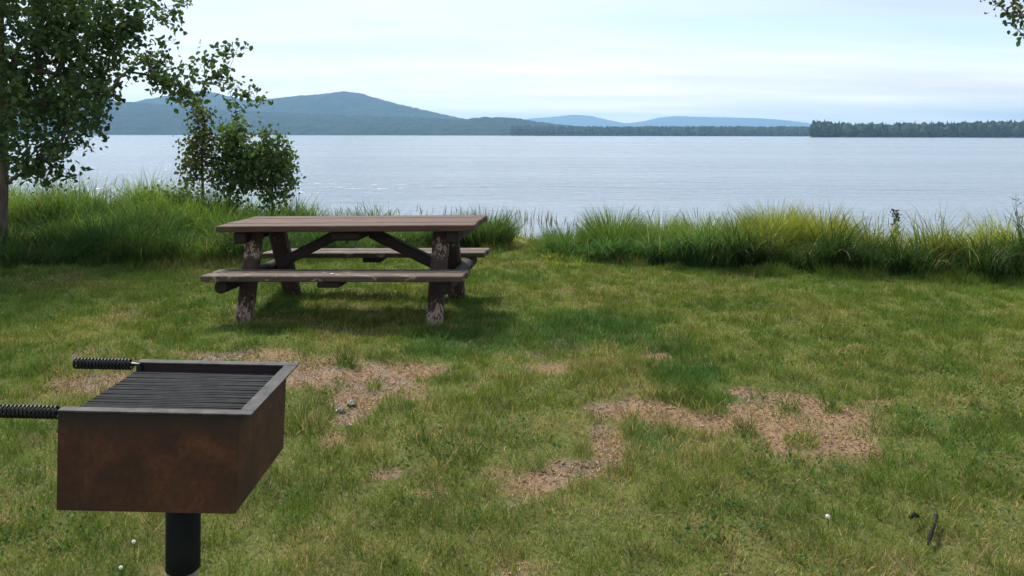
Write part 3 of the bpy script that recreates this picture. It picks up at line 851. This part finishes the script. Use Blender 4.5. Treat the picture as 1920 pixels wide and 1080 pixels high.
# low dark shrub on the bank
d = 11.4
x0 = (310 - 960) / F * d
tree('low_shrub', 'low dark broadleaf shrub poking out of the left bank grass', 'shrub', [Vector((x0, d, float(gz(np.array([x0]), np.array([d]))[0]) - .02)), at(310, 402, d), at(312, 385, d)],
     px_blobs([(270,385,22),(300,382,24),(330,380,24),(352,384,18),(285,402,24),(320,402,26),(345,400,20)], d, 800, 41, 0.5), 0.05, GREENS, 41, 0.015, bark=M_TWIG)

# tree whose lowest twigs hang in at the top right
D = 7.6
big = []
for k in range(46):
    a = Vector(r_.normal(size=3)).normalized() * (r_.random() ** 0.4)
    big.append((Vector((7.4 + a.x * 1.7, D + 0.3 + a.y * 1.7, 4.7 + a.z * 1.6)), 0.4, 90))
big = [b for b in big if (b[0].x - 0.55) / b[0].y * F + 960 > 1935 or EYE + 0.36 * b[0].y * 0.5 < b[0].z - 0.6]
lst = [(1872,6,14,1.0),(1888,14,14,1.1),(1905,10,18,1.1),(1900,24,12,1.0),(1918,20,16,1.0),(1862,2,7,1.0),(1912,40,9,1.0),(1896,42,7,.8),(1920,46,10,1.0),(1920,66,5,.8),(1950,30,28),(1950,70,20),(1990,20,40),(1985,90,24),(2040,40,40),(1940,-30,40),(1890,-30,26)]
zb = float(gz(np.array([7.3]), np.array([D]))[0])
tree('overhanging_tree', 'tree at the right edge with leaf tips hanging into the top corner', 'tree',
     [(7.3, D, zb - 0.05), (7.32, D, 1.5), (7.25, D + 0.1, 3.0), (7.35, D + 0.2, 4.6), (7.3, D + 0.2, 5.8)], big + px_blobs(lst, D, 260, 6, 0.6, 0.05), 0.055, GREENS + OLIVES[:1], 22, 0.10)

# two thin weeds standing in front of the water on the right
def weed(px, top, d, label, seed, spike):
    r = np.random.default_rng(seed)
    x0 = (px - 960) / F * d; z0 = float(gz(np.array([x0]), np.array([d]))[0])
    h = at(px, top, d).z - z0
    root = empty('weed', (x0, d, z0)); tag(root, label, 'weed')
    mb = MB(); pts = [(0.02 * math.sin(k), 0, h * k / 5) for k in range(6)]
    mb.tube(pts, [0.006, 0.005, 0.005, 0.004, 0.003, 0.002], 5)
    for k in range(7):
        a = r.random() * 6.28; zz = h * (0.35 + 0.55 * r.random()); q = 0.05 + 0.07 * r.random()
        mb.tube([(0, 0, zz), (q * math.cos(a) * .6, q * math.sin(a) * .6, zz + .03), (q * math.cos(a), q * math.sin(a), zz + 0.06)], [0.003, 0.002, 0.0015], 4)
    mb.build('stem', M_STALK if spike else M_TWIG, root)
    if spike: P_ = np.stack([r.normal(size=190) * .022, r.normal(size=190) * .022, h * (0.25 + 0.75 * r.random(190))], 1)
    else: P_ = np.stack([r.normal(size=40) * .09, r.normal(size=40) * .06, h * (0.55 + 0.45 * r.random(40))], 1)
    V, fs, C = leaves(P_, np.full(len(P_), 0.035 if spike else 0.02), np.tile([[0.045, 0.06, 0.03]], (len(P_), 1)), r)
    np_mesh('leaves', V, fs, M_LEAF, C, root)
weed(1680, 392, 10.2, 'dark leafy spike weed standing above the yellow grass on the right', 51, True)
weed(1908, 360, 9.4, 'thin sparse twiggy weed at the right edge against the water', 52, False)

# ---------------------------------------------------------------- picnic table
tb = empty('picnic_table', (-1.28, 6.6487, -0.012), (0.0023, -0.0194, -0.1049))
tb.rotation_mode = 'YXZ'
tb.rotation_mode = 'XYZ'
tag(tb, 'weathered brown timber picnic table with attached benches on the lawn', 'picnic table')
LT, WT, HT, HS, BO, LX, FT, LB = 2.09, 0.75, 0.745, 0.41, 0.72, 0.75, 0.534, 2.02
mb = MB(); np_ = 4; pw = (WT - 0.006 * (np_ - 1)) / np_
for k in range(np_):
    y0 = -WT / 2 + k * (pw + 0.006); j = (0.008, -0.004, 0.0, 0.006)[k]
    mb.box((-LT / 2 + j, y0, HT - 0.05), (LT / 2 + j * 0.6, y0 + pw, HT + (0, .0015, -.001, .001)[k]), None, 0.006)
mb.build('tabletop', M_TOP, tb)
for s in (-1, 1):
    mb = MB()
    for k in range(2):
        y0 = s * BO - (0 if s < 0 else 0.285) + k * 0.145
        mb.box((-LB / 2 + 0.015 * (s < 0) + 0.01 * k, y0, HS - 0.045), (LB / 2 + (0.012 if k else 0), y0 + 0.14, HS + 0.002 * k), None, 0.007)
    mb.build('bench_seat', M_BENCH, tb)
for sx in (-1, 1):
    for sy in (-1, 1):
        mb = MB(); mb.beam((sx * LX - (0.06 if sx < 0 and sy < 0 else 0), sy * 0.13, HT - 0.052), (sx * LX, sy * FT, -0.04), 0.125 if sy < 0 else 0.145, 0.10, (1, 0, 0), 0.022)
        mb.build('leg', M_LEG, tb)
    xb = sx * (LX + 0.0625 + 0.052)
    mb = MB(); mb.beam((xb, -0.33, HT - 0.101), (xb, 0.33, HT - 0.101), 0.10, 0.096, (1, 0, 0), 0.012); mb.build('tabletop_beam', M_BEAM, tb)
    mb = MB(); mb.tube([(xb, -0.66, HS - 0.098), (xb, -0.655, HS - 0.098), (xb, 0.655, HS - 0.098), (xb, 0.66, HS - 0.098)], [0.043, 0.051, 0.051, 0.043], 14); mb.build('seat_beam', M_BEAM, tb)
    mb = MB(); mb.beam((sx * 0.13, 0.0, HT - 0.10), (sx * (LX - 0.075), 0.0, HS - 0.03), 0.09, 0.085, (0, 1, 0), 0.008); mb.build('diagonal_brace', M_BEAM, tb)
    for sy in (-1, 1):
        for zz in (HT - 0.10, HS - 0.098):
            yy = sy * (0.13 + (FT - 0.13) * (HT - 0.052 - zz) / (HT - 0.012))
            for q in (LX - 0.0625, LX + 0.1665):
                mb = MB(); mb.tube([(sx * (q - 0.006), yy, zz), (sx * (q + 0.006), yy, zz)], 0.013, 6)
                mb.build('bolt', M_COIL, tb)
mb = MB(); mb.box((-0.12, -0.31, HT - 0.13), (0.12, 0.31, HT - 0.052), None, 0.03); mb.build('centre_cleat', M_BEAM, tb)
for s in (-1, 1):
    mb = MB(); y0 = s * BO; mb.box((-0.09, min(y0 * 0.99, y0 * 0.99 - s * 0.26), HS - 0.09), (0.08, max(y0 * 0.99, y0 * 0.99 - s * 0.26), HS - 0.047), None, 0.012); mb.build('seat_cleat', M_BEAM, tb)
mb = MB(); mb.box((-0.005, -BO + 0.06, HS + 0.002), (0.02, -BO + 0.075, HS + 0.008), None, 0.003); mb.build('bird_dropping', M_PETAL, tb)

# ---------------------------------------------------------------- park grill
gr = empty('park_grill', (-0.7905, 1.9295, 0.0), (0.004, 0.0, -0.005))
tag(gr, 'rusty steel park grill on a black post with coil spring handles', 'grill')
GW, GD, GH, GT = 0.3946, 0.3638, 0.2225, 0.8477
fb = empty('firebox', (0, 0, 0)); fb.parent = gr
fb.location = (0, 0, 0)
TILT = Matrix.Translation((0, 0, GT)) @ Matrix.Rotation(0.0172, 4, 'Y') @ Matrix.Translation((0, 0, -GT))
def gbuild(mb, name, mat, parent, smooth=False):
    mb.v = [tuple(TILT @ Vector(p)) for p in mb.v]
    return mb.build(name, mat, parent, smooth)
x0, x1, y0, y1, zb, zt, th = -GW / 2, GW / 2, -GD / 2, GD / 2, GT - GH, GT - 0.006, 0.005
def plate(pts, n):
    """sheet from 4 outer corners, thickness th along -n"""
    mb = MB(); a = [Vector(p) for p in pts]; n = Vector(n) * th
    mb.add(a + [p - n for p in a], [(0, 1, 2, 3), (7, 6, 5, 4), (0, 4, 5, 1), (1, 5, 6, 2), (2, 6, 7, 3), (3, 7, 4, 0)])
    return mb
gr_fb = gr
bpy.data.objects.remove(fb)
gbuild(plate([(x0, y0, zb), (x1 - 0.005, y0, zb), (x1 - 0.0005, y0, zt), (x0, y0, zt)], (0, -1, 0)), 'front_panel', M_RUST, gr)
gbuild(plate([(x1 - 0.0045, y0 + 0.001, zb), (x1 - 0.0045, y1, zb), (x1, y1, zt), (x1, y0 + 0.001, zt)], (1, 0, 0)), 'side_panel', M_RUST, gr)
gbuild(plate([(x0 + th, y1 - 0.0, zb), (x0, y1, zb), (x0, y1, zt), (x1 - th, y1, zt)][0:0] or [(x1 - th - .005, y1, zb), (x0, y1, zb), (x0, y1, zt), (x1 - th, y1, zt)], (0, 1, 0)), 'back_panel', M_RUST, gr)
gbuild(plate([(x0 + 0.001, y1 - th, zb), (x0 + 0.001, y0 + th, zb), (x0 + 0.001, y0 + th, zt - 0.05), (x0 + 0.001, y1 - th, zt - 0.05)], (-1, 0, 0)), 'side_panel', M_RUST, gr)
mb = MB(); mb.box((x0 + th, y0 + th, zb + 0.003), (x1 - th - .005, y1 - th, zb + 0.008), None, 0.001); gbuild(mb, 'floor_panel', M_RUST, gr)
# ash bed
xs_ = np.linspace(x0 + th + .001, x1 - th - .006, 22); ys_ = np.linspace(y0 + th + .001, y1 - th - .001, 20)
X, Y, f4 = grid(xs_, ys_)
np_mesh('ash_bed', np.stack([X, Y, zb + 0.045 + 0.02 * fbm(X, Y, 18, 3, 2) - X * 0.0172], 1), [f4], M_ASH, parent=gr, smooth=True)
# rim: bent flange on front, right and back, open on the left
mb = MB(); mb.box((x0 + 0.001, y0 - 0.008, zt), (x1 + 0.030, y0 + 0.018, zt + 0.0045), None, 0.0018); gbuild(mb, 'rim_flange', M_RIM, gr)
mb = MB(); mb.box((x1 - 0.004, y0 + 0.0185, zt - 0.0002), (x1 + 0.030, y1 - 0.0095, zt + 0.0043), None, 0.0018); gbuild(mb, 'rim_flange', M_RIM, gr)
mb = MB(); mb.box((x0 + 0.001, y1 - 0.009, zt), (x1 + 0.030, y1 + 0.020, zt + 0.0045), None, 0.0018); gbuild(mb, 'rim_flange', M_RIM, gr)
# grate: rods from left to right on two cross bars, spring handles on the left
gzt = zt - 0.016
nb = 30
mb = MB()
for k in range(nb):
    yy = y0 + 0.016 + (GD - 0.032) * k / (nb - 1)
    w = 0.0008 * math.sin(k * 2.3)
    mb.tube([(x0 + 0.004, yy, gzt - 0.0055 + w), (x0 + 0.15, yy + w, gzt - 0.0055), (x1 - 0.012, yy - w, gzt - 0.0055 - w)], 0.0052, 8)
for xx in (x0 + 0.010, x0 + 0.2, x1 - 0.03):
    mb.box((xx, y0 + 0.008, gzt - 0.022), (xx + 0.008, y1 - 0.008, gzt - 0.0115), None, 0.001)
gt = gbuild(mb, 'grate', M_GRATE, gr)
for yy, hz_ in ((y0 + 0.016, GT - 0.014), (y1 - 0.013, GT - 0.006)):
    rod = MB(); rod.tube([(x0 - 0.158, yy, hz_), (x0 - 0.004, yy, hz_), (x0 + 0.010, yy, hz_), (x0 + 0.016, yy, gzt - 0.012)], 0.0055, 8)
    gbuild(rod, 'handle_rod', M_COIL, gt)
    co = MB(); pts = []
    turns = 17
    for k in range(turns * 14 + 1):
        a = 6.28318 * k / 14
        pts.append((x0 - 0.158 + 0.150 * k / (turns * 14), yy + 0.0125 * math.cos(a), hz_ + 0.0125 * math.sin(a)))
    co.tube(pts, 0.0030, 5)
    gbuild(co, 'spring_handle', M_COIL, gt, True)
# post
mb = MB(); mb.tube([(0.001, 0, zb + 0.002), (0.0, 0, 0.44), (0, 0, 0.405), (0, 0, 0.400)], [0.0395, 0.0395, 0.0395, 0.034], 32); mb.build('post_sleeve', M_SLEEVE, gr, True)
mb = MB(); mb.tube([(0, 0, 0.402), (0, 0, -0.1)], 0.031, 28); mb.build('post', M_GALV, gr, True)

# clover and broad-leaved weeds creeping through the lawn
r = np.random.default_rng(77)
n = 90000
y = 1.6 + 6.0 * r.random(n) ** 1.3; x = (r.random(n) * 2 - 1) * (0.66 * y + 0.4)
pt = fbm(x, y, 2.4, 3, 201) + 0.25 * (fbm(x, y, 14, 2, 203) - 0.5)
ok = (r.random(n) < 0.55 * sstep(0.56, 0.74, pt) * (1 - bare(x, y))) & (y < edge(x) - 0.2)
x, y = x[ok], y[ok]; n = len(x)
P_ = np.stack([x, y, gz(x, y) + 0.012 + 0.03 * r.random(n)], 1)
tn = np.array([[0.050, 0.120, 0.040], [0.075, 0.150, 0.045], [0.095, 0.160, 0.050]])[r.integers(0, 3, n)] * (0.7 + 0.6 * r.random((n, 1)))
V, fs, C = leaves(P_, np.full(n, 0.015), tn, r, 0.0)
tag(np_mesh('clover_leaves', V, fs, M_LAWN, C), 'patches of small clover leaves mixed into the lawn', 'clover', kind='stuff')

# ---------------------------------------------------------------- small things on the lawn
def stone(px, py, size, mat, label, seed, flat=0.6):
    r = np.random.default_rng(seed); g = ground_at(px, py)
    vs, fs = [], []
    nu, nv = 10, 6
    mb = MB()
    for j in range(nv + 1):
        for i in range(nu):
            th_, ph = math.pi * j / nv, 6.28318 * i / nu
            q = size * (0.62 + 0.6 * r.random()) if 0 < j < nv else size * 0.9
            vs.append((q * math.sin(th_) * math.cos(ph), q * math.sin(th_) * math.sin(ph) * 0.8, q * flat * math.cos(th_)))
    fs = [(j * nu + i, (j + 1) * nu + i, (j + 1) * nu + (i + 1) % nu, j * nu + (i + 1) % nu) for j in range(nv) for i in range(nu)]
    mb.add(vs, fs)
    o = mb.build('stone', mat); zg = float(gz(np.array([g.x]), np.array([g.y]))[0])
    o.location = (g.x, g.y, zg + size * flat * 0.3); o.rotation_euler = (0, 0, r.random() * 6)
    return tag(o, label, 'stone', 'stones on the bare dirt beside the grill')
stone(640, 764, 0.026, M_STONE, 'whitish stone on the bare dirt right of the grill', 1)
stone(660, 752, 0.036, M_GREYSTONE, 'flat dark grey stone just behind the whitish stone', 2, 0.35)
stone(657, 793, 0.015, M_STONE, 'tiny pale pebble in front of the whitish stone', 3)
stone(430, 1200, 0.02, M_GREYSTONE, 'grey pebble in the grass', 4) if False else None

def stick(pts, rad, label):
    root_z = 0
    mb = MB(); P_ = []
    for px, py, z in pts:
        g = ground_at(px, py); P_.append(Vector((g.x, g.y, float(gz(np.array([g.x]), np.array([g.y]))[0]) + z)))
    o0 = P_[0].copy(); mb.tube([p - o0 for p in P_], rad, 7)
    o = mb.build('stick', M_STICK, None, True); o.location = o0
    return tag(o, label, 'stick')
stick([(1742,1026,0.025),(1745,1012,0.034),(1752,999,0.030),(1757,985,0.036)], [0.004, 0.009, 0.005, 0.008], 'short black stick lying in the grass at lower right')
stick([(1707,983,0.04),(1716,981,0.045),(1725,983,0.04)], [0.006, 0.010, 0.006], 'small black twig piece left of the short black stick')

def flower(px, py, label, q=0.008):
    g = ground_at(px, py, 0.05); zg = float(gz(np.array([g.x]), np.array([g.y]))[0])
    root = empty('clover_flower', (g.x, g.y, zg)); tag(root, label, 'flower', 'white flowers in the lawn')
    mb = MB(); mb.tube([(0, 0, -0.01), (0.004, 0, 0.03), (0, 0, 0.055)], 0.0015, 5); mb.build('stem', M_STALK, root)
    mb = MB()
    for k in range(26):
        zz = 1 - 2 * (k + .5) / 26; a = k * 2.4; s = math.sqrt(1 - zz * zz)
        v = Vector((s * math.cos(a), s * math.sin(a), zz))
        mb.tube([Vector((0, 0, 0.058)) + v * q * 0.3, Vector((0, 0, 0.058)) + v * q * 0.8, Vector((0, 0, 0.058)) + v * q * 1.15], [q * 0.18, q * 0.28, q * 0.1], 5)
    mb.build('petals', M_PETAL, root)
flower(1553, 967, 'bright white flower head between the bare patch and the black stick', 0.007)
flower(252, 1020, 'white flower head low in the grass just left of the grill post', 0.006)
flower(228, 1066, 'white flower head at the bottom edge left of the grill post', 0.0055)
flower(1198, 660, 'white flower head at the bare spot right of the table', 0.008) if False else None

# ---------------------------------------------------------------- haze over the lake
mb = MB()
hx, hy0, hy1, hz0, hz1 = 9900.0, -120.0, 8300.0, -8.5, 196.0
mb.add([(-hx, hy0, hz0), (hx, hy0, hz0), (hx, hy1, hz0), (-hx, hy1, hz0), (-hx, hy0, hz1), (hx, hy0, hz1), (hx, hy1, hz1), (-hx, hy1, hz1)],
       [(0, 3, 2, 1), (4, 5, 6, 7), (0, 1, 5, 4), (1, 2, 6, 5), (2, 3, 7, 6), (3, 0, 4, 7)])
m = bpy.data.materials.new('lake_haze'); m.use_nodes = True; t = m.node_tree; t.nodes.clear()
out = N(t, 'ShaderNodeOutputMaterial'); v = N(t, 'ShaderNodeVolumePrincipled', i_Density=0.00019, i_Anisotropy=0.25)
v.inputs['Color'].default_value = (0.38, 0.67, 1.0, 1)
L(t, v.outputs[0], out.inputs['Volume'])
hz = mb.build('haze', m); tag(hz, kind='stuff')
